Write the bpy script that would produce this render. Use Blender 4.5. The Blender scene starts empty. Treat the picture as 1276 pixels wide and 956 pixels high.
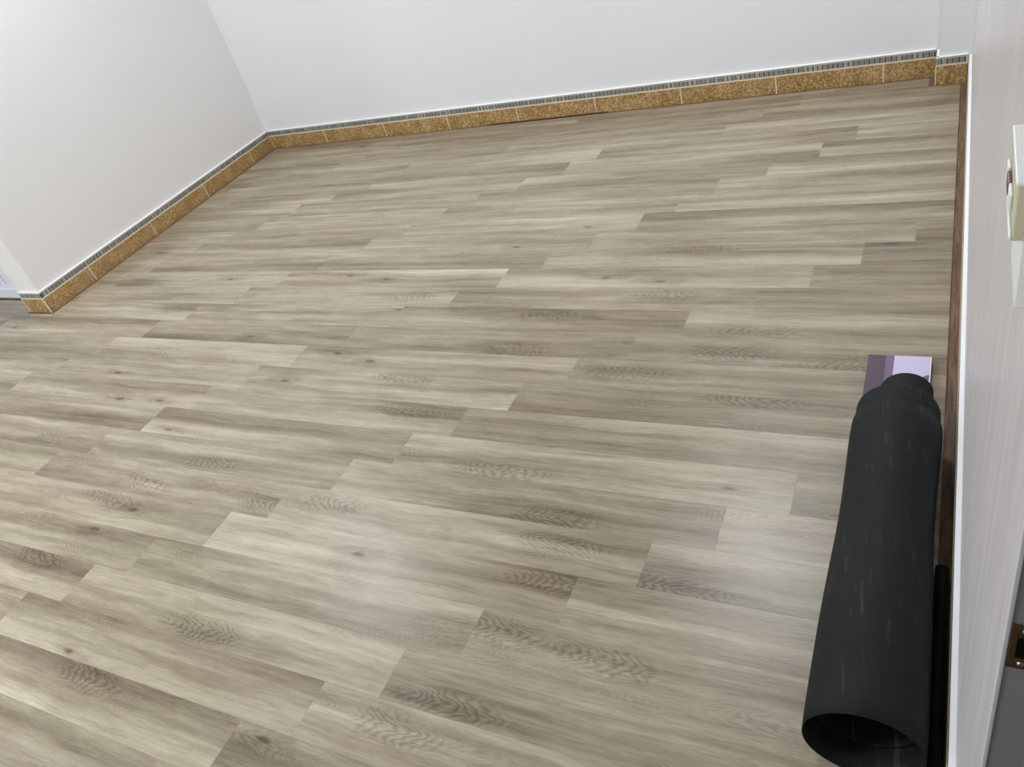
import bpy, bmesh, math, random
from mathutils import Matrix, Vector

scene = bpy.context.scene
C = scene.collection

# ------------------------------------------------------------------ camera
FPX = 988.2125
RW = [[0.8821194746, 0.3937211307, -0.2585515495],
      [0.0578203559, -0.6352726907, -0.7701203899],
      [-0.4674634092, 0.6643886511, -0.5831515080]]       # world -> camera (right, down, forward)
cam_d = bpy.data.cameras.new('camera')
cam_d.sensor_fit = 'HORIZONTAL'
cam_d.sensor_width = 36.0
cam_d.lens = FPX / 1276.0 * 36.0
cam_d.clip_start = 0.01
cam = bpy.data.objects.new('camera', cam_d)
C.objects.link(cam)
r, d, f = [Vector(v) for v in RW]
m = Matrix((r, -d, -f)).transposed().to_4x4()
m.translation = Vector((4.3086, -4.2344, 1.6))
cam.matrix_world = m
scene.camera = cam

# ------------------------------------------------------------------ world, exposure
world = bpy.data.worlds.new('world')
scene.world = world
world.use_nodes = True
bg = world.node_tree.nodes['Background']
bg.inputs[0].default_value = (0.75, 0.78, 0.82, 1)
bg.inputs[1].default_value = 0.25
scene.view_settings.view_transform = 'Standard'
scene.view_settings.look = 'None'
scene.view_settings.exposure = 0.06
scene.view_settings.gamma = 1.0
scene.view_settings.use_curve_mapping = False

LAMP_Z = 2.80
LAMPS = [(0.65, -1.60, 28), (3.40, -0.95, 34), (1.35, -4.7, 80), (-1.4, -4.5, 58)]   # x, y, watts of each ceiling panel; last two are unseen, added as fill

# ------------------------------------------------------------------ helpers
def link(o, parent=None):
    C.objects.link(o)
    if parent is not None:
        o.parent = parent
    return o

def obj(name, bm, mat, parent=None, smooth=False):
    me = bpy.data.meshes.new(name)
    bm.normal_update()
    bm.to_mesh(me)
    bm.free()
    if mat is not None:
        me.materials.append(mat)
    if smooth:
        for p in me.polygons:
            p.use_smooth = True
    return link(bpy.data.objects.new(name, me), parent)

def struct(name, bm, mat, parent=None):
    o = obj(name, bm, mat, parent)
    if parent is None:
        o['kind'] = 'structure'
    return o

def tag(o, label, cat, group=None):
    o['label'] = label
    o['category'] = cat
    if group:
        o['group'] = group
    return o

def thing(name, label, cat, loc=(0, 0, 0), group=None):
    o = bpy.data.objects.new(name, None)
    o.location = loc
    link(o)
    return tag(o, label, cat, group)

def box(bm, x0, x1, y0, y1, z0, z1, bev=0.0):
    g = bmesh.ops.create_cube(bm, size=1.0)
    vs = g['verts']
    for v in vs:
        v.co = Vector(((x0 + x1) / 2 + v.co.x * (x1 - x0), (y0 + y1) / 2 + v.co.y * (y1 - y0), (z0 + z1) / 2 + v.co.z * (z1 - z0)))
    if bev:
        es = {e for v in vs for e in v.link_edges}
        bmesh.ops.bevel(bm, geom=list(es), offset=bev, segments=2, affect='EDGES', profile=0.5)
    return bm

def bx(*a, bev=0.0):
    return box(bmesh.new(), *a, bev=bev)

# node helpers
class NT:
    def __init__(s, name):
        s.mat = bpy.data.materials.new(name)
        s.mat.use_nodes = True
        s.t = s.mat.node_tree
        s.b = s.t.nodes['Principled BSDF']
    def n(s, kind, **kw):
        nd = s.t.nodes.new(kind)
        for k, v in kw.items():
            setattr(nd, k, v)
        return nd
    def put(s, sock, v):
        if hasattr(v, 'is_output') or isinstance(v, bpy.types.NodeSocket):
            s.t.links.new(v, sock)
        else:
            sock.default_value = v
    def math(s, op, a, b=None, c=None, clamp=False):
        nd = s.n('ShaderNodeMath', operation=op, use_clamp=clamp)
        s.put(nd.inputs[0], a)
        if b is not None: s.put(nd.inputs[1], b)
        if c is not None: s.put(nd.inputs[2], c)
        return nd.outputs[0]
    def attr(s, name):
        nd = s.n('ShaderNodeAttribute', attribute_type='OBJECT', attribute_name=name)
        return nd.outputs['Fac']
    def xyz(s, x, y, z=0.0):
        nd = s.n('ShaderNodeCombineXYZ')
        s.put(nd.inputs[0], x); s.put(nd.inputs[1], y); s.put(nd.inputs[2], z)
        return nd.outputs[0]
    def noise(s, vec, w=None, scale=1.0, detail=2.0, rough=0.5, dist=0.0):
        nd = s.n('ShaderNodeTexNoise', noise_dimensions='4D' if w is not None else '3D')
        s.put(nd.inputs['Vector'], vec)
        if w is not None: s.put(nd.inputs['W'], w)
        nd.inputs['Scale'].default_value = scale
        nd.inputs['Detail'].default_value = detail
        nd.inputs['Roughness'].default_value = rough
        nd.inputs['Distortion'].default_value = dist
        return nd.outputs['Fac']
    def rng(s, v, a, b, c=0.0, d=1.0, smooth=True):
        nd = s.n('ShaderNodeMapRange', interpolation_type='SMOOTHSTEP' if smooth else 'LINEAR')
        s.put(nd.inputs[0], v)
        for i, q in enumerate((a, b, c, d)):
            s.put(nd.inputs[1 + i], q)
        return nd.outputs[0]
    def ramp(s, v, stops):
        nd = s.n('ShaderNodeValToRGB')
        cr = nd.color_ramp
        while len(cr.elements) < len(stops):
            cr.elements.new(0.5)
        for e, (p, c) in zip(cr.elements, stops):
            e.position = p
            e.color = (*c, 1)
        s.put(nd.inputs[0], v)
        return nd.outputs[0]
    def mix(s, fac, a, b, mode='MIX'):
        nd = s.n('ShaderNodeMix', data_type='RGBA', blend_type=mode)
        s.put(nd.inputs[0], fac)
        s.put(nd.inputs[6], a if not isinstance(a, tuple) else (*a, 1))
        s.put(nd.inputs[7], b if not isinstance(b, tuple) else (*b, 1))
        return nd.outputs[2]
    def bump(s, h, strength=0.2, dist=0.001):
        nd = s.n('ShaderNodeBump')
        nd.inputs['Strength'].default_value = strength
        nd.inputs['Distance'].default_value = dist
        s.put(nd.inputs['Height'], h)
        s.t.links.new(nd.outputs[0], s.b.inputs['Normal'])
    def out(s, col=None, rough=None, spec=None, metal=None):
        if col is not None: s.put(s.b.inputs['Base Color'], col if not isinstance(col, tuple) else (*col, 1))
        if rough is not None: s.put(s.b.inputs['Roughness'], rough)
        if spec is not None: s.put(s.b.inputs['Specular IOR Level'], spec)
        if metal is not None: s.put(s.b.inputs['Metallic'], metal)
        return s.mat

def lin(r, g, b):
    def q(c):
        c /= 255.0
        return c / 12.92 if c <= 0.04045 else ((c + 0.055) / 1.055) ** 2.4
    return (q(r), q(g), q(b))

# ------------------------------------------------------------------ materials
def mat_plank():
    s = NT('vinyl_oak')
    mu, ad, sb = (lambda a, b: s.math('MULTIPLY', a, b)), (lambda a, b: s.math('ADD', a, b)), (lambda a, b: s.math('SUBTRACT', a, b))
    tc = s.n('ShaderNodeTexCoord')
    sep = s.n('ShaderNodeSeparateXYZ')
    s.t.links.new(tc.outputs['Object'], sep.inputs[0])
    x, y = sep.outputs[0], sep.outputs[1]
    seed = mu(s.attr('seed'), 91.0)
    def vec3(name):
        nd = s.n('ShaderNodeAttribute', attribute_type='OBJECT', attribute_name=name)
        sp = s.n('ShaderNodeSeparateXYZ')
        s.t.links.new(nd.outputs['Vector'], sp.inputs[0])
        return sp.outputs
    def nz(sx, sy, z, yy=y, detail=2.0, rough=0.5):
        return s.noise(s.xyz(mu(x, sx), mu(yy, sy), ad(seed, z)), None, 1.0, detail, rough)
    # the figure wanders sideways along the board
    yw = ad(y, mu(sb(nz(2.4, 5.0, 0.0), 0.5), 0.045))
    # printed tone of this board, some with light painted in: left, middle, right end; far and near half
    far, near = vec3('far'), vec3('near')
    u = s.math('MULTIPLY_ADD', x, 1 / 1.2335, 0.5)
    uw = ad(u, mu(sb(nz(2.6, 14.0, 61.0), 0.5), 0.55))
    wl, wr = s.rng(uw, 0.08, 0.52, 1.0, 0.0), s.rng(uw, 0.48, 0.92, 0.0, 1.0)
    wm = s.math('SUBTRACT', sb(1.0, wl), wr)
    def along(t3):
        return ad(ad(mu(t3[0], wl), mu(t3[1], wm)), mu(t3[2], wr))
    wf = s.rng(ad(yw, mu(sb(nz(1.6, 9.0, 71.0), 0.5), 0.06)), -0.024, 0.024)
    printed = ad(mu(along(far), wf), mu(along(near), sb(1.0, wf)))
    # long light and dark streaks
    b1 = nz(1.0, 22.0, 3.1, yw, 2.0, 0.5)
    b2 = nz(2.6, 62.0, 8.3, yw, 3.0, 0.6)
    f1 = nz(7.0, 170.0, 1.0, yw, 2.0, 0.6)
    f2 = nz(26.0, 420.0, 2.0, y, 2.0, 0.6)
    blot = nz(8.0, 30.0, 5.5, yw, 3.0, 0.6)
    # arches of growth rings, at their own places on the board
    jit = nz(16.0, 60.0, 4.0, y, 2.0, 0.5)
    turn = s.math('MULTIPLY_ADD', s.math('GREATER_THAN', s.math('FRACT', seed), 0.5), 2.0, -1.0)
    def arch(name):
        a = vec3(name)
        dx, dy = sb(x, a[0]), sb(yw, a[1])
        rr = s.math('SQRT', ad(mu(mu(dx, dx), 38.0), mu(mu(dy, dy), 620.0)))
        mask = mu(s.rng(ad(rr, mu(sb(blot, 0.5), 0.9)), 0.45, 1.25, 1.0, 0.0), a[2])
        fld = ad(mu(mu(dx, turn), 36.0), mu(s.math('SQRT', ad(mu(dy, dy), 0.0002)), 72.0))
        return mask, fld
    m1, g1 = arch('arch')
    m2, g2 = arch('arch2')
    hill = nz(2.2, 17.0, 15.0, yw, 1.0, 0.4)
    g0 = s.math('MULTIPLY_ADD', mu(x, turn), 40.0, mu(hill, 16.0))
    m0 = mu(s.rng(nz(2.6, 10.0, 24.0, y, 1.0, 0.5), 0.56, 0.72), 0.55)
    jt = ad(mu(jit, 2.0), mu(nz(6.0, 30.0, 33.0, y, 2.0, 0.5), 4.6))
    def rings(fld):
        w = s.math('ABSOLUTE', s.math('MULTIPLY_ADD', s.math('FRACT', ad(fld, jt)), 2.0, -1.0))
        return s.math('POWER', w, 1.5)
    ring = s.math('MAXIMUM', s.math('MAXIMUM', mu(rings(g1), m1), mu(rings(g2), m2)), mu(rings(g0), m0))
    patch = s.math('MAXIMUM', s.math('MAXIMUM', m1, m2), mu(m0, 0.5))
    # knots: a dark eye with a drawn-out dark halo and a pale rim
    def knot(name):
        a = vec3(name)
        dx, dy = sb(x, a[0]), sb(yw, a[1])
        rr = s.math('SQRT', ad(mu(mu(dx, dx), 900.0), mu(mu(dy, dy), 8000.0)))
        rr = ad(rr, mu(sb(jit, 0.5), 0.9))
        rl = s.math('SQRT', ad(mu(mu(dx, dx), 60.0), mu(mu(dy, dy), 1500.0)))
        eye = mu(s.rng(rr, 0.15, 1.0, 1.0, 0.0), a[2])
        halo = mu(s.rng(ad(rl, mu(sb(blot, 0.5), 1.2)), 0.3, 1.2, 1.0, 0.0), a[2])
        return eye, halo
    k1, s1 = knot('knot')
    k2, s2 = knot('knot2')
    v = ad(0.5, printed)
    for t_, w_ in ((b1, 0.78), (b2, 0.38), (f1, 0.30), (f2, 0.36), (blot, 0.30)):
        v = s.math('MULTIPLY_ADD', sb(t_, 0.5), w_, v)
    v = sb(v, mu(sb(ring, mu(patch, 0.42)), 0.27))
    v = sb(v, mu(patch, 0.11))
    v = sb(v, mu(ad(k1, k2), 0.42))
    v = sb(v, mu(ad(s1, s2), 0.13))
    col = s.ramp(v, [(0.0, lin(90, 78, 64)), (0.25, lin(121, 109, 91)), (0.5, lin(150, 139, 120)), (0.75, lin(176, 167, 148)), (1.0, lin(202, 196, 180))])
    hue = nz(1.3, 4.0, 40.0, y, 1.0, 0.5)
    col = s.mix(s.rng(hue, 0.3, 0.7), s.mix(1.0, col, lin(254, 254, 247), 'MULTIPLY'), s.mix(1.0, col, lin(255, 250, 247), 'MULTIPLY'))
    hgt = sb(ad(f1, mu(f2, 0.6)), mu(ring, 0.9))
    s.bump(hgt, 0.30, 0.0006)
    return s.out(col, s.math('MULTIPLY_ADD', f1, 0.16, 0.25), 0.42)

def mat_wall(name, col, rough, streak=0.0):
    s = NT(name)
    tc = s.n('ShaderNodeTexCoord')
    n = s.noise(tc.outputs['Object'], None, 1.3, 2.0, 0.5)
    n2 = s.noise(tc.outputs['Object'], None, 55.0, 3.0, 0.6)
    c2 = tuple(k * 0.965 for k in col)
    c = s.mix(n, col, c2)
    h = n2
    if streak:
        sep = s.n('ShaderNodeSeparateXYZ')
        s.t.links.new(tc.outputs['Object'], sep.inputs[0])
        st = s.noise(s.xyz(0.0, s.math('MULTIPLY', sep.outputs[1], 26.0), s.math('MULTIPLY', sep.outputs[2], 1.6)), None, 1.0, 4.0, 0.6)
        c = s.mix(s.math('MULTIPLY', s.rng(st, 0.38, 0.66), streak), tuple(k * 0.86 for k in col), tuple(min(1, k * 1.12) for k in col))
        h = s.math('ADD', s.math('MULTIPLY', st, 3.0), n2)
    s.bump(h, 0.10, 0.002)
    return s.out(c, rough, 0.4)

def mat_tile():
    s = NT('ochre_granite_tile')
    g = s.n('ShaderNodeNewGeometry')
    a = s.noise(g.outputs['Position'], None, 95.0, 3.0, 0.65)
    b = s.noise(g.outputs['Position'], None, 14.0, 2.0, 0.5)
    col = s.ramp(s.math('MULTIPLY_ADD', s.math('SUBTRACT', b, 0.5), 0.25, a), [(0.30, lin(122, 92, 54)), (0.46, lin(162, 128, 80)), (0.56, lin(184, 151, 102)), (0.70, lin(216, 190, 144))])
    s.bump(a, 0.15, 0.001)
    return s.out(col, 0.38, 0.4)

def mat_plain(name, col, rough=0.5, spec=0.5, metal=0.0, var=0.06, scale=20.0, bump=0.0):
    s = NT(name)
    tc = s.n('ShaderNodeTexCoord')
    n = s.noise(tc.outputs['Object'], None, scale, 3.0, 0.55)
    c = s.mix(n, tuple(k * (1 - var) for k in col), tuple(min(1.0, k * (1 + var)) for k in col))
    if bump:
        s.bump(n, bump, 0.001)
    return s.out(c, rough, spec, metal)

def mat_subfloor():
    s = NT('old_brown_wood')
    g = s.n('ShaderNodeNewGeometry')
    sep = s.n('ShaderNodeSeparateXYZ')
    s.t.links.new(g.outputs['Position'], sep.inputs[0])
    x, y = sep.outputs[0], sep.outputs[1]
    n = s.noise(s.xyz(s.math('MULTIPLY', x, 120.0), s.math('MULTIPLY', y, 7.0)), None, 1.0, 3.0, 0.6, 0.6)
    col = s.ramp(n, [(0.3, lin(88, 68, 52)), (0.5, lin(114, 92, 73)), (0.7, lin(140, 117, 96))])
    return s.out(col, 0.6, 0.3)

def mat_rubber():
    s = NT('black_rubber')
    tc = s.n('ShaderNodeTexCoord')
    sep = s.n('ShaderNodeSeparateXYZ')
    s.t.links.new(tc.outputs['Object'], sep.inputs[0])
    x, y, z = sep.outputs
    dust = s.noise(tc.outputs['Object'], None, 9.0, 4.0, 0.65)
    # pale scuffs, drawn out along the roll
    sc = s.noise(s.xyz(s.math('MULTIPLY', s.math('ADD', x, s.math('MULTIPLY', y, 0.12)), 90.0), s.math('MULTIPLY', y, 7.0), s.math('MULTIPLY', z, 30.0)), None, 1.0, 3.0, 0.6)
    scuff = s.math('MULTIPLY', s.rng(sc, 0.56, 0.70), s.rng(dust, 0.42, 0.60))
    c = s.mix(dust, lin(22, 24, 24), lin(33, 35, 34))
    c = s.mix(s.math('MULTIPLY', scuff, 0.34), c, lin(92, 92, 90))
    s.bump(dust, 0.12, 0.003)
    return s.out(c, s.math('MULTIPLY_ADD', dust, 0.2, 0.58), 0.22)

M = {}
M['plank'] = mat_plank()
M['wall'] = mat_wall('white_wall_paint', lin(239, 239, 240), 0.55)
M['wall_l'] = mat_wall('warm_white_wall_paint', lin(239, 236, 234), 0.55)
M['wall_r'] = mat_wall('brushed_white_wall_paint', lin(226, 221, 222), 0.34, 0.50)
M['ceiling'] = mat_wall('ceiling_paint', lin(238, 238, 236), 0.8)
M['tile'] = mat_tile()
M['grout'] = mat_plain('cream_grout', lin(228, 214, 190), 0.8, 0.2)
M['caulk'] = mat_plain('white_caulk', lin(250, 250, 250), 0.4, 0.4, var=0.01)
M['border'] = mat_plain('pale_border_base', lin(170, 167, 160), 0.5, 0.4)
M['chip_d'] = mat_plain('dark_grey_mosaic', lin(92, 91, 92), 0.35, 0.5, var=0.35, scale=60)
M['chip_m'] = mat_plain('mid_grey_mosaic', lin(142, 140, 134), 0.35, 0.5, var=0.3, scale=60)
M['chip_l'] = mat_plain('pale_grey_mosaic', lin(170, 167, 158), 0.35, 0.5, var=0.15, scale=60)
M['sub'] = mat_subfloor()
M['rubber'] = mat_rubber()
M['darkwood'] = mat_plain('dark_wood_sliver', lin(84, 62, 44), 0.6, 0.3, var=0.25, scale=30)
M['pvc'] = mat_plain('white_pvc', lin(226, 229, 235), 0.35, 0.5, var=0.01)
M['switch'] = mat_plain('white_switch_plastic', lin(250, 251, 247), 0.35, 0.5, var=0.01)
M['cream'] = mat_plain('cream_plastic', lin(214, 210, 182), 0.4, 0.5, var=0.03)
M['maroon'] = mat_plain('maroon_plastic', lin(96, 32, 38), 0.3, 0.5, var=0.1)
M['jamb'] = mat_plain('grey_door_frame_paint', lin(150, 150, 150), 0.45, 0.5, var=0.03, scale=6)
M['brass'] = mat_plain('tarnished_brass', lin(98, 80, 50), 0.45, 0.5, 0.6, var=0.35, scale=90)
M['hole'] = mat_plain('recess_shadow_black', lin(14, 13, 12), 0.9, 0.1)
M['steel'] = mat_plain('steel_screw', lin(170, 168, 160), 0.35, 0.5, 0.9)
M['vio_d'] = mat_plain('dark_violet_film', lin(78, 62, 76), 0.18, 0.5, var=0.12, scale=14)
M['vio_m'] = mat_plain('violet_film', lin(118, 92, 126), 0.18, 0.5, var=0.12, scale=14)
M['vio_l'] = mat_plain('lilac_film', lin(208, 198, 228), 0.15, 0.5, var=0.03, scale=8)
M['lamp_frame'] = mat_plain('lamp_frame_white', lin(235, 235, 235), 0.4)

# ------------------------------------------------------------------ room shell
XR_TILE, XR_WALL = 4.369, 4.381       # right wall: face of the skirting, face of the wall
LED = 0.012                            # the skirting stands this far proud of the wall
X_FAR, Y_NEAR, H = -3.2, -6.6, 2.85
SL, SB, SR = 0.020, 0.013, -2.066     # skirting faces: left at -SL, back at SB, return at SR
DOOR_Y0, DOOR_Y1 = -4.66, -3.714        # doorway in the right wall
floor = struct('floor', bx(X_FAR - 0.2, 6.2, Y_NEAR - 0.2, 0.2, -0.12, -0.004), M['sub'])
struct('ceiling', bx(X_FAR - 0.2, 6.2, Y_NEAR - 0.2, 0.2, H, H + 0.1), M['ceiling'])
struct('wall_back', bx(-0.2, XR_WALL + 0.2, LED + SB, 0.2, -0.004, H), M['wall'])
struct('wall_left', bx(-0.2, -LED - SL, -1.90, LED + SB, -0.004, H), M['wall_l'])
bm = bx(-0.215, -LED - SL, SR + LED, -1.90, -0.004, H)
box(bm, -1.15, -0.215, SR + LED, -1.90, 2.08, H)
box(bm, X_FAR, -1.15, SR + LED, -1.90, -0.004, H)
struct('wall_return', bm, M['wall_l'])
struct('wall_far_left', bx(X_FAR - 0.2, X_FAR, Y_NEAR, -1.9, -0.004, H), M['wall'])
struct('wall_near', bx(X_FAR - 0.2, 6.2, Y_NEAR - 0.2, Y_NEAR, -0.004, H), M['wall'])
bm = bx(XR_WALL, XR_WALL + 0.16, DOOR_Y1, LED, -0.004, H)
box(bm, XR_WALL, XR_WALL + 0.16, Y_NEAR, DOOR_Y0, -0.004, H)
box(bm, XR_WALL, XR_WALL + 0.16, DOOR_Y0, DOOR_Y1, 2.1, H)
struct('wall_right', bm, M['wall_r'])
PIL_X, PIL_Y = 4.238, -0.10            # pilaster in the corner
struct('wall_pilaster', bx(PIL_X + LED, XR_WALL, PIL_Y + LED, LED, -0.004, H), M['wall'])
struct('wall_passage', bx(5.6, 5.8, Y_NEAR, LED, -0.004, H), M['wall'])

# ------------------------------------------------------------------ planks
W, LN, Y0 = 0.147013, 1.233475, -2.107942
XE, YE = 4.343, -0.011                 # edges of the laid floor at the right and back skirting
OFF = {-15: 0.83, -14: 0.738, -13: 0.638, -12: 0.538, -11: 0.926, -10: 0.843, -9: 0.719, -8: 0.596, -7: 0.514, -6: 0.430, -5: 0.329,
       -4: 0.228, -3: 0.134, -2: 0.032, -1: 0.671, 0: 0.577, 1: 0.470, 2: 0.377, 3: 0.282, 4: 0.194, 5: 0.096, 6: 0.768,
       7: 0.672, 8: 0.543, 9: 0.449, 10: 0.346, 11: 0.246}
TONE = {  # print tones; far rows include dimmer light, near middle boards lightened as fill
    (-1, -1): ('663677', ('a',0.49,0.038)), (-1, 0): ('366477', ('k',0.60,0.050)), (-1, 1): ('523654', ('a',0.10,0.026)),
    (-1, 2): ('765346', ('a',-0.38,-0.042)), (0, -1): ('333776', ('k',-0.47,-0.026)), (0, 0): ('654233', ('k',0.07,-0.032)),
    (0, 1): ('554323', ('a',0.19,-0.042)), (0, 2): ('465443', ('a',0.06,-0.060), ('a',-0.28,-0.011)), (1, -1): ('754434',),
    (1, 0): ('877547', ('a',-0.21,-0.014)), (1, 1): ('588666', ('k',-0.43,0.029), ('k',-0.24,-0.005)), (1, 2): ('455554', ('a',-0.44,0.005)),
    (2, -1): ('433777',), (2, 0): ('467457', ('k',-0.18,-0.042)), (2, 1): ('475478', ('a',0.11,0.050), ('k',-0.42,-0.011)),
    (2, 2): ('334445', ('a',0.15,0.058)), (3, -1): ('557443',), (3, 0): ('443768', ('k',0.17,-0.050), ('k',0.41,-0.046)),
    (3, 1): ('563778', ('a',0.40,0.031)), (3, 2): ('468445',), (3, 3): ('444555',),
    (4, 0): ('577433',), (4, 1): ('234874', ('k',-0.48,-0.046)), (4, 2): ('857468', ('a',-0.22,-0.044), ('k',0.45,-0.009)),
    (4, 3): ('555444',), (5, 0): ('566443', ('a',0.30,-0.026)), (5, 1): ('765344', ('a',0.03,-0.034)),
    (5, 2): ('765624', ('a',0.17,-0.054)), (5, 3): ('776776',), (6, -1): ('444566',),
    (6, 0): ('555364', ('a',-0.03,-0.015), ('a',0.57,-0.021)), (6, 1): ('663667', ('a',-0.42,0.021), ('a',0.38,0.011)), (6, 2): ('667366', ('a',-0.52,-0.060)),
    (7, -1): ('777777',), (7, 0): ('665776', ('a',0.06,0.033), ('k',0.20,0.011)), (7, 1): ('873865', ('a',0.56,0.036), ('k',-0.05,0.011)),
    (7, 2): ('456766',), (8, 0): ('554775', ('k',0.32,0.047)), (8, 1): ('467344',),
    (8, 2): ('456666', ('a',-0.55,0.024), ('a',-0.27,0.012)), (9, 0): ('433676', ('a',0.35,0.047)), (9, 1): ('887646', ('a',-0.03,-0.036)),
    (9, 2): ('677456', ('a',-0.43,-0.045)), (10, 0): ('555555',), (10, 1): ('344777', ('k',-0.25,-0.058)),  # third boards of these near rows painted lighter to brighten the dim floor
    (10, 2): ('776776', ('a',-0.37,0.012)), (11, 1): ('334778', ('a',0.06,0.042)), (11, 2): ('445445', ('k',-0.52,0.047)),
    (12, 1): ('535556',), (-2, 0): ('646546',), (-2, 1): ('576678', ('a',0.39,-0.000)),
    (-2, 2): ('455477', ('a',0.29,0.024)), (-2, 3): ('466443',), (-3, 0): ('677366', ('a',-0.44,-0.019), ('k',0.25,0.001)),
    (-3, 1): ('688564', ('k',-0.22,0.030), ('k',0.01,-0.006)), (-3, 2): ('457877', ('k',-0.15,-0.002), ('k',0.08,-0.031)), (-3, 3): ('344544',),
    (-4, 0): ('566443',), (-4, 1): ('655343',), (-4, 2): ('734678', ('a',0.02,0.051)),
    (-4, 3): ('354444', ('k',-0.53,0.060)), (-5, 0): ('433567',), (-5, 1): ('756654', ('k',0.26,-0.049)),
    (-5, 2): ('454755',), (-5, 3): ('555333',), (-6, 0): ('456566',),
    (-6, 1): ('788657', ('k',0.38,-0.031)), (-6, 2): ('233465',), (-7, 0): ('667765',),
    (-7, 1): ('575555',), (-7, 2): ('667777',), (-8, -1): ('557445',),
    (-8, 0): ('445555',), (-8, 1): ('354665',), (-8, 2): ('645765',),
    (-9, 0): ('455556',), (-9, 1): ('844434',), (-9, 2): ('445876',),
    (-10, -1): ('743555',), (-10, 0): ('542864',), (-10, 1): ('776663',),
    (-10, 2): ('343766',), (-11, -1): ('554455',), (-11, 0): ('667568',),
    (-11, 1): ('464463',), (-11, 2): ('776654',), (-12, 0): ('546654',),
    (-12, 1): ('454665',), (-12, 2): ('777666',), (-13, 0): ('644445',),
    (-13, 1): ('345554',), (-13, 2): ('454344',), (-14, 0): ('555444',),
    (-14, 1): ('443444',), (-14, 2): ('334544',),
}
rnd = random.Random(11)
GAP, TH, BV = 0.0001, 0.004, 0.0003
def plank_mesh(x0, x1, y0, y1):
    bm = bmesh.new()
    a = [(x0, y0), (x1, y0), (x1, y1), (x0, y1)]
    b = [(x0 + BV, y0 + BV), (x1 - BV, y0 + BV), (x1 - BV, y1 - BV), (x0 + BV, y1 - BV)]
    v0 = [bm.verts.new((p[0], p[1], -TH)) for p in a]
    v1 = [bm.verts.new((p[0], p[1], -BV * 0.6)) for p in a]
    v2 = [bm.verts.new((p[0], p[1], 0)) for p in b]
    for i in range(4):
        j = (i + 1) % 4
        bm.faces.new((v0[i], v0[j], v1[j], v1[i]))
        bm.faces.new((v1[i], v1[j], v2[j], v2[i]))
    bm.faces.new(v2)
    bm.faces.new(v0[::-1])
    return bm
def print_props(o, t):
    """the printed pattern of one board: tones at its ends and middle (some with light painted in), arches and knots"""
    if t is None:
        t = (''.join(str(rnd.choice((3, 4, 4, 5, 5, 6, 6, 7))) for _ in range(6)),)
        if rnd.random() < 0.6:
            t += ((rnd.choice('ak'), rnd.uniform(-0.5, 0.5), rnd.uniform(-0.04, 0.04)),)
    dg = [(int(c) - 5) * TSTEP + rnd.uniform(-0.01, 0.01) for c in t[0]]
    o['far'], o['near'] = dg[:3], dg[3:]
    for nm, ch in (('arch', 'a'), ('knot', 'k')):
        fs = [q for q in t[1:] if q[0] == ch]
        for i in range(2):
            o[nm + ('2' if i else '')] = [float(fs[i][1]), float(fs[i][2]), 1.0] if i < len(fs) else [0.0, 0.0, 0.0]
TSTEP = 0.068
full_mesh = None
for row in range(-15, 31):
    yt, yb = Y0 - row * W, Y0 - (row + 1) * W
    yt = min(yt, YE)
    yc = Y0 - (row + 0.5) * W
    xs = OFF.get(row, (0.246 - 0.0965 * (row - 11)) % 0.770922) * 1.6
    left = 0.010 if row < -1 else X_FAR + 0.01
    if row == -1:
        left = -1.14
    k0 = math.floor((left - xs) / LN)
    k = k0
    while xs + k * LN < XE - 0.01:
        a, b = xs + k * LN, xs + (k + 1) * LN
        xc = (a + b) / 2
        ca, cb = max(a, left), min(b, XE)
        if row in (-15, -14) and cb > PIL_X - 0.025:
            cb = PIL_X - 0.025
        pieces = [(ca, cb, yt, yb)]
        if row == -1 and ca < 0.010:          # beside and in front of the return, and in the door recess
            pieces = [(max(ca, 0.010), cb, yt, yb), (max(ca, -0.222), min(cb, 0.010), SR - 0.018, yb), (ca, min(cb, -0.222), yt, yb)]
        for (pa, pb, t, bt) in pieces:
            if pb - pa < 0.012:
                continue
            whole = pa == a and pb == b and abs(t - bt - W) < 1e-6
            if whole and full_mesh is not None:
                o = link(bpy.data.objects.new('plank', full_mesh), floor)
            else:
                o = obj('plank', plank_mesh(pa - xc + GAP / 2, pb - xc - GAP / 2, bt - yc + GAP / 2, t - yc - GAP / 2), M['plank'], floor)
                if whole:
                    full_mesh = o.data
            o.location = (xc, yc, 0)
            o['seed'] = rnd.random()
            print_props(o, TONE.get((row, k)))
        k += 1
# the corner of the back rows beside the pilaster
for (pa, pb, t, bt) in [(PIL_X - 0.025, XE, PIL_Y - 0.016, Y0 + 13 * W)]:
    xc, yc = (pa + pb) / 2 - 0.4, (t + bt) / 2
    o = obj('plank', plank_mesh(pa - xc, pb - xc, bt - yc, t - yc), M['plank'], floor)
    o.location = (xc, yc, 0)
    o['seed'] = 0.31
    print_props(o, ('444444',))

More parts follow.
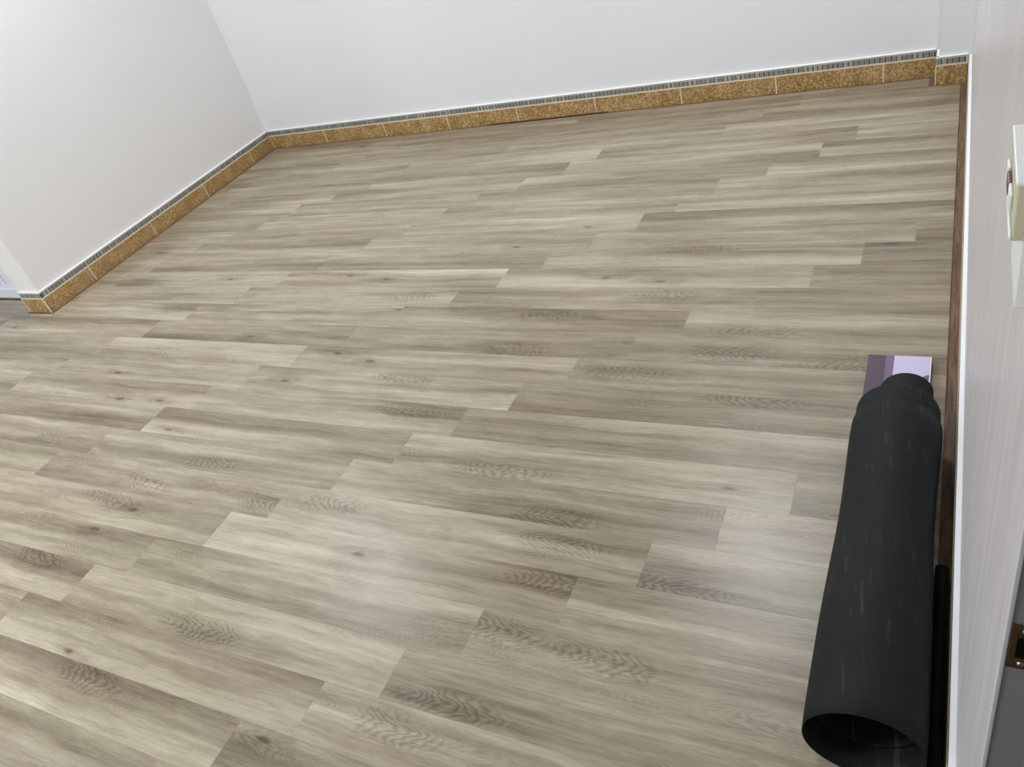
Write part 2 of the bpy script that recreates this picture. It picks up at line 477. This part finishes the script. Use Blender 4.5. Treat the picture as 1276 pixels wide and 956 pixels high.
# ------------------------------------------------------------------ skirting
# axis: direction along the wall; each run has tiles, cream joints, a mosaic border and a white bead on top
TZ, GZ, BZ, TOPZ = 0.0845, 0.0902, 0.1180, 0.1240
def skirting(name, origin, along, out, length, joints, pattern_seed, depth=LED, ends=(False, False)):
    o0 = bpy.data.objects.new(name, None)
    o0['kind'] = 'structure'
    link(o0)
    A, N = Vector(along), Vector(out)
    O = Vector(origin)
    def seg(s0, s1, d0, d1, z0, z1, bev=0.0, bm=None):
        # d: distance in front of the wall face plane, the tile face is at depth
        bm = bm or bmesh.new()
        p = O + A * s0 + N * (d0 - depth)
        q = O + A * s1 + N * (d1 - depth)
        return box(bm, min(p.x, q.x), max(p.x, q.x), min(p.y, q.y), max(p.y, q.y), z0, z1, bev)
    obj('backing', seg(0.0025, length - 0.0025, 0.0, depth - 0.0010, -0.004, TOPZ - 0.002), M['grout'], o0)
    js = [0.0] + joints + [length]
    for a, b in zip(js[:-1], js[1:]):
        g0 = 0.0030
        obj('tile', seg(a + g0, b - g0, 0.002, depth, -0.004, TZ, 0.0012), M['tile'], o0)
    for e, at in zip(ends, (-0.0012, length - 0.0022)):
        if e:
            obj('corner_joint', seg(at, at + 0.0050, depth - 0.004, depth + 0.0012, 0.0, TZ + 0.002), M['grout'], o0)
    obj('joint_line', seg(0.0018, length - 0.0018, 0.001, depth + 0.0006, TZ - 0.0005, GZ + 0.0008), M['grout'], o0)
    obj('border_base', seg(0.001, length - 0.001, 0.001, depth - 0.0012, GZ + 0.0005, BZ), M['border'], o0)
    rd = random.Random(pattern_seed)
    chips = {'chip_d': bmesh.new(), 'chip_m': bmesh.new(), 'chip_l': bmesh.new()}
    s = 0.003
    i = 0
    while s < length - 0.012:
        kind = 'chip_d' if i % 2 else rd.choice(('chip_m', 'chip_m', 'chip_l'))
        w = rd.choice((0.007, 0.009)) if i % 2 else rd.choice((0.012, 0.014))
        seg(s, min(s + w, length - 0.002), 0.003, depth - 0.0003, GZ + 0.002, BZ - 0.001, bm=chips[kind])
        s += w + 0.0012
        i += 1
    for kd, nm in (('chip_d', 'dark_mosaic'), ('chip_m', 'grey_mosaic'), ('chip_l', 'pale_mosaic')):
        if len(chips[kd].verts):
            c = obj(nm, chips[kd], M[kd], o0)
            c['kind'] = 'stuff'
        else:
            chips[kd].free()
    bm = seg(0.0007, length - 0.0007, -0.0005, depth - 0.001, BZ, TOPZ + 0.003, 0.0015)
    obj('caulk_bead', bm, M['caulk'], o0)
    return o0
skirting('baseboard_back', (-SL, SB, 0), (1, 0, 0), (0, -1, 0), PIL_X + SL, [0.506, 1.015, 1.514, 2.012, 2.520, 3.024, 3.525, 4.030], 1, ends=(True, False))
skirting('baseboard_left', (-SL, SB, 0), (0, -1, 0), (1, 0, 0), SB - SR, [0.239, 0.735, 1.235, 1.745], 2, ends=(False, True))
skirting('baseboard_return', (-SL, SR, 0), (-1, 0, 0), (0, -1, 0), 0.195, [], 3, ends=(False, True))
skirting('baseboard_pilaster', (PIL_X, PIL_Y, 0), (1, 0, 0), (0, -1, 0), XR_TILE - PIL_X, [], 4, ends=(True, False))
skirting('baseboard_pilaster_side', (PIL_X, SB, 0), (0, -1, 0), (-1, 0, 0), SB - PIL_Y, [], 5)
skirting('baseboard_right', (XR_TILE, PIL_Y, 0), (0, -1, 0), (-1, 0, 0), -DOOR_Y1 + PIL_Y - 0.006, [0.41, 0.91, 1.41, 1.91, 2.41, 2.91, 3.41], 6)
# ------------------------------------------------------------------ doors
def door_leaf():
    o = bpy.data.objects.new('door_1', None)
    o['kind'] = 'structure'
    link(o)
    obj('panel', bx(-1.09, -0.27, -1.925, -1.895, 0.072, 2.02), M['pvc'], o)
    obj('bottom_rail', bx(-1.15, -0.216, -1.942, -1.902, 0.003, 0.070, bev=0.004), M['pvc'], o)
    for a, b in ((-1.15, -1.06), (-0.30, -0.216)):
        obj('jamb', bx(a, b, -1.945, -1.90, 0.0705, 2.08, bev=0.004), M['pvc'], o)
    bm = bx(-0.62, -0.604, -1.932, -1.925, 0.09, 1.96, bev=0.003)
    obj('moulding', bm, M['pvc'], o)
    obj('moulding', bx(-0.56, -0.548, -1.930, -1.925, 0.09, 1.96, bev=0.003), M['pvc'], o)
    obj('top_rail', bx(-1.06, -0.30, -1.942, -1.902, 2.02, 2.08, bev=0.004), M['pvc'], o)
door_leaf()

def door_frame():
    o = bpy.data.objects.new('door_2', None)
    o['kind'] = 'structure'
    link(o)
    yf = DOOR_Y1 - 0.003
    # corner bead, then the grey lining of the reveal with its keep
    obj('corner_bead', bx(XR_WALL - 0.0005, XR_WALL + 0.004, yf - 0.001, DOOR_Y1 - 0.0005, 0.0, 2.1, bev=0.001), M['pvc'], o)
    obj('jamb', bx(XR_WALL + 0.004, XR_WALL + 0.15, yf + 0.0005, DOOR_Y1 - 0.0002, 0.0, 2.1), M['jamb'], o)
    obj('jamb', bx(XR_WALL + 0.005, XR_WALL + 0.15, DOOR_Y0 + 0.0005, DOOR_Y0 + 0.025, 0.0, 2.07, bev=0.002), M['jamb'], o)
    obj('head', bx(XR_WALL + 0.005, XR_WALL + 0.15, DOOR_Y0 + 0.0005, DOOR_Y1 - 0.004, 2.07, 2.0995), M['jamb'], o)
    x0 = XR_WALL + 0.0043
    k = obj('strike_plate', bx(x0, x0 + 0.03, yf - 0.0016, yf + 0.0004, 0.830, 0.897, bev=0.0006), M['brass'], o)
    obj('latch_hole_shadow', bx(x0 + 0.0058, x0 + 0.022, yf - 0.0022, yf - 0.0014, 0.8485, 0.879), M['hole'], k)  # near-black slab painted as the shadow inside the latch hole
    for z, xx in ((0.8385, x0 + 0.0115), (0.889, x0 + 0.0115)):
        b = bmesh.new()
        bmesh.ops.create_cone(b, cap_ends=True, segments=16, radius1=0.0034, radius2=0.0024, depth=0.0016, matrix=Matrix.Translation((xx, yf - 0.0023, z)) @ Matrix.Rotation(math.pi / 2, 4, 'X'))
        obj('screw', b, M['steel'], k)
door_frame()

# ------------------------------------------------------------------ ceiling lamps
for i, (lx, ly, pw) in enumerate(LAMPS):
    t = thing('ceiling_light', 'square white ceiling light panel ' + ('close to the left wall', 'close to the corner pilaster', 'added as fill over the near middle of the floor', 'added as fill over the floor outside the white door')[i], 'ceiling light', (lx, ly, LAMP_Z), 'ceiling light panels')
    bm = bmesh.new()
    s = 0.25
    for a in ((-s, s, -s, -s + 0.02), (-s, s, s - 0.02, s), (-s, -s + 0.02, -s + 0.02, s - 0.02), (s - 0.02, s, -s + 0.02, s - 0.02)):
        box(bm, a[0], a[1], a[2], a[3], 0.0, 0.05)
    obj('frame', bm, M['lamp_frame'], t)
    e = NT('lamp_glow_%d' % i)
    e.out((1, 1, 1), 0.6)
    e.b.inputs['Emission Color'].default_value = (1, 0.985, 0.96, 1)
    e.b.inputs['Emission Strength'].default_value = 1.0
    obj('diffuser', bx(-s + 0.02, s - 0.02, -s + 0.02, s - 0.02, 0.02, 0.03), e.mat, t)
    ld = bpy.data.lights.new('lamp', 'AREA')
    ld.shape = 'SQUARE'
    ld.size = 0.44
    ld.energy = pw
    ld.color = (0.87, 0.93, 1.0)
    lo = bpy.data.objects.new('lamp', ld)
    lo.location = (0, 0, 0.012)
    link(lo, t)

# ------------------------------------------------------------------ rolled rubber sheet
def tube(rad_f, cx_f, ys, y_off, thick, seg=72, z_floor=0.0):
    """open hollow roll along Y, lying on the floor: rad_f(t), cx_f(t) for t 0..1 along ys"""
    bm = bmesh.new()
    n = 22
    def ring(y, rr, cxx, r0):
        return [bm.verts.new((cxx + rr * math.cos(2 * math.pi * i / seg), y, z_floor + r0 + rr * math.sin(2 * math.pi * i / seg))) for i in range(seg)]
    outer, inner = [], []
    for k in range(n + 1):
        t = k / n
        y = ys[0] + (ys[1] - ys[0]) * t
        r0 = rad_f(t)
        e = 0.0012 if k in (0, n) else 0.0
        outer.append(ring(y, r0 - e, cx_f(t), r0))
        inner.append(ring(y, r0 - thick + e, cx_f(t), r0))
    for R_, fl in ((outer, False), (inner, True)):
        for k in range(n):
            for i in range(seg):
                j = (i + 1) % seg
                q = (R_[k][i], R_[k][j], R_[k + 1][j], R_[k + 1][i])
                bm.faces.new(q[::-1] if fl else q)
    for k, fl in ((0, False), (n, True)):
        for i in range(seg):
            j = (i + 1) % seg
            q = (outer[k][i], inner[k][i], inner[k][j], outer[k][j])
            bm.faces.new(q[::-1] if fl else q)
    bmesh.ops.recalc_face_normals(bm, faces=bm.faces)
    return bm
t = thing('rubber_roll', 'thick black rubber sheet rolled up, lying along the wall beside the brown strip', 'roll', (4.235, -3.0, 0.0))
def waist(t_):
    return 0.1045 - 0.0065 * math.exp(-((t_ - 0.36) / 0.24) ** 2)
def loc(o):
    for v in o.data.vertices:
        v.co -= Vector((4.235, -3.0, 0))
    return o
o = loc(obj('outer_layer', tube(waist, lambda q: 4.2352 - 0.0015 * math.sin(q * 3.14), (-2.610, -3.455), 0, 0.0035), M['rubber'], t, True))
o = loc(obj('middle_layer', tube(lambda q: 0.0975, lambda q: 4.2350, (-2.543, -2.72), 0, 0.0035, z_floor=0.0042), M['rubber'], t, True))
def spiral(cx0, cz0, r0, r1, turns, ya, yb, thick, a0=0.0, seg=160):
    bm = bmesh.new()
    rows = []
    for k, y in enumerate([ya, ya - 0.002] + [ya + (yb - ya) * i / 6 for i in range(1, 6)] + [yb + 0.002, yb]):
        ro, ri = [], []
        for i in range(seg + 1):
            q = i / seg
            a = a0 + q * turns * 2 * math.pi
            r_ = r0 + (r1 - r0) * q
            ro.append(bm.verts.new((cx0 + r_ * math.cos(a), y, cz0 + r_ * math.sin(a))))
            ri.append(bm.verts.new((cx0 + (r_ - thick) * math.cos(a), y, cz0 + (r_ - thick) * math.sin(a))))
        rows.append((ro, ri))
    for (o0, i0), (o1, i1) in zip(rows[:-1], rows[1:]):
        for i in range(seg):
            bm.faces.new((o0[i], o0[i + 1], o1[i + 1], o1[i]))
            bm.faces.new((i0[i + 1], i0[i], i1[i], i1[i + 1]))
        for e in (0, seg):
            bm.faces.new((o0[e], o1[e], i1[e], i0[e]))
    for (o0, i0) in (rows[0], rows[-1]):
        for i in range(seg):
            bm.faces.new((o0[i], i0[i], i0[i + 1], o0[i + 1]))
    bmesh.ops.recalc_face_normals(bm, faces=bm.faces)
    return bm
loc(obj('inner_layer', spiral(4.2482, 0.079, 0.0655, 0.060, 1.25, -2.430, -2.75, 0.003, -0.6), M['rubber'], t, True))
loc(obj('inner_layer', spiral(4.236, 0.1005, 0.0935, 0.088, 1.1, -2.76, -3.40, 0.003, -0.9), M['rubber'], t, True))

t2 = thing('rubber_offcut', 'narrow black rubber offcut rolled thin, squeezed between big roll and skirting', 'offcut', (4.3525, -3.2, 0.0))
bm = spiral(4.3525, 0.0185, 0.0155, 0.0105, 1.8, -2.955, -3.52, 0.0025, 1.2, 90)
o = obj('sheet', bm, M['rubber'], t2, True)
for v in o.data.vertices:
    v.co -= Vector((4.3525, -3.2, 0.0030))
o = obj('core', None or bx(-0.004, 0.004, -0.31, 0.24, 0.012, 0.019), M['rubber'], t2)

# ------------------------------------------------------------------ violet carton behind the roll
cz = 0.02
t = thing('film_carton', 'flat violet glossy carton lying behind far end of black rubber roll', 'carton', (4.22, -2.31, 0.0))
def cart(n, bm, mt):
    o = obj(n, bm, M[mt], t)
    for v in o.data.vertices:
        v.co -= Vector((4.22, -2.31, 0))
cart('body', bx(4.1375, 4.3025, -2.425, -2.199, 0.0, cz - 0.002), 'vio_d')
cart('dark_panel', bx(4.138, 4.1845, -2.425, -2.1995, cz - 0.002, cz), 'vio_d')
cart('violet_stripe', bx(4.185, 4.2065, -2.425, -2.1995, cz - 0.002, cz - 0.0003), 'vio_m')
bm = bmesh.new()
pts = [(4.207, -2.425), (4.26, -2.425), (4.268, -2.301), (4.2995, -2.281), (4.2995, -2.1995), (4.207, -2.1995)]
def prism(bm, pts, z0, z1):
    lo = [bm.verts.new((p[0], p[1], z0)) for p in pts]
    hi = [bm.verts.new((p[0], p[1], z1)) for p in pts]
    bm.faces.new(hi); bm.faces.new(lo[::-1])
    for i in range(len(pts)):
        j = (i + 1) % len(pts)
        bm.faces.new((lo[i], lo[j], hi[j], hi[i]))
    bmesh.ops.recalc_face_normals(bm, faces=bm.faces)
    return bm
cart('pale_panel', prism(bm, pts, cz - 0.002, cz), 'vio_l')
cart('corner_flap', prism(bmesh.new(), [(4.2605, -2.425), (4.2995, -2.425), (4.2995, -2.2815), (4.2685, -2.3015)], cz - 0.002, cz - 0.0002), 'vio_m')
cart('white_edge', bx(4.3, 4.3028, -2.425, -2.1995, cz - 0.002, cz + 0.0003), 'switch')

# ------------------------------------------------------------------ socket box on the right wall
t = thing('wall_switch', 'white surface-mounted wall switch box with maroon rocker on right wall', 'switch', (XR_WALL, -3.49, 1.19))
def sw(n, bm, mt):
    o = obj(n, bm, M[mt], t)
    for v in o.data.vertices:
        v.co -= Vector((XR_WALL, -3.49, 1.19))
sw('box', bx(4.3605, XR_WALL - 0.0003, -3.548, -3.437, 1.193, 1.2435, bev=0.0015), 'cream')  # sides cream, the cover above white
sw('cover', bx(4.3590, XR_WALL - 0.0003, -3.549, -3.436, 1.2437, 1.2475, bev=0.0012), 'switch')
sw('front_frame', bx(4.3580, 4.3604, -3.548, -3.437, 1.1935, 1.198, bev=0.0008), 'switch')
sw('rocker', bx(4.3570, 4.3604, -3.49, -3.465, 1.205, 1.2175, bev=0.001), 'maroon')
sw('rocker_frame', bx(4.3575, 4.3604, -3.515, -3.492, 1.203, 1.219, bev=0.001), 'switch')
sw('lower_box', bx(4.3690, XR_WALL - 0.0003, -3.540, -3.445, 1.120, 1.1925, bev=0.0012), 'switch')
sw('rocker_frame', bx(4.3575, 4.3604, -3.463, -3.445, 1.203, 1.219, bev=0.001), 'switch')

# ------------------------------------------------------------------ loose sliver at the back skirting
bm = prism(bmesh.new(), [(1.77, -0.0005), (1.80, -0.010), (2.10, -0.014), (2.40, -0.010), (2.57, -0.004), (2.57, -0.0005)], 0.0, 0.006)
o = obj('wood_sliver', bm, M['darkwood'])
for v in o.data.vertices:
    v.co -= Vector((2.17, -0.007, 0))
o.location = (2.17, 0.0055, -0.0035)
tag(o, 'thin dark brown wood sliver lying against foot of ochre tile skirting', 'sliver')
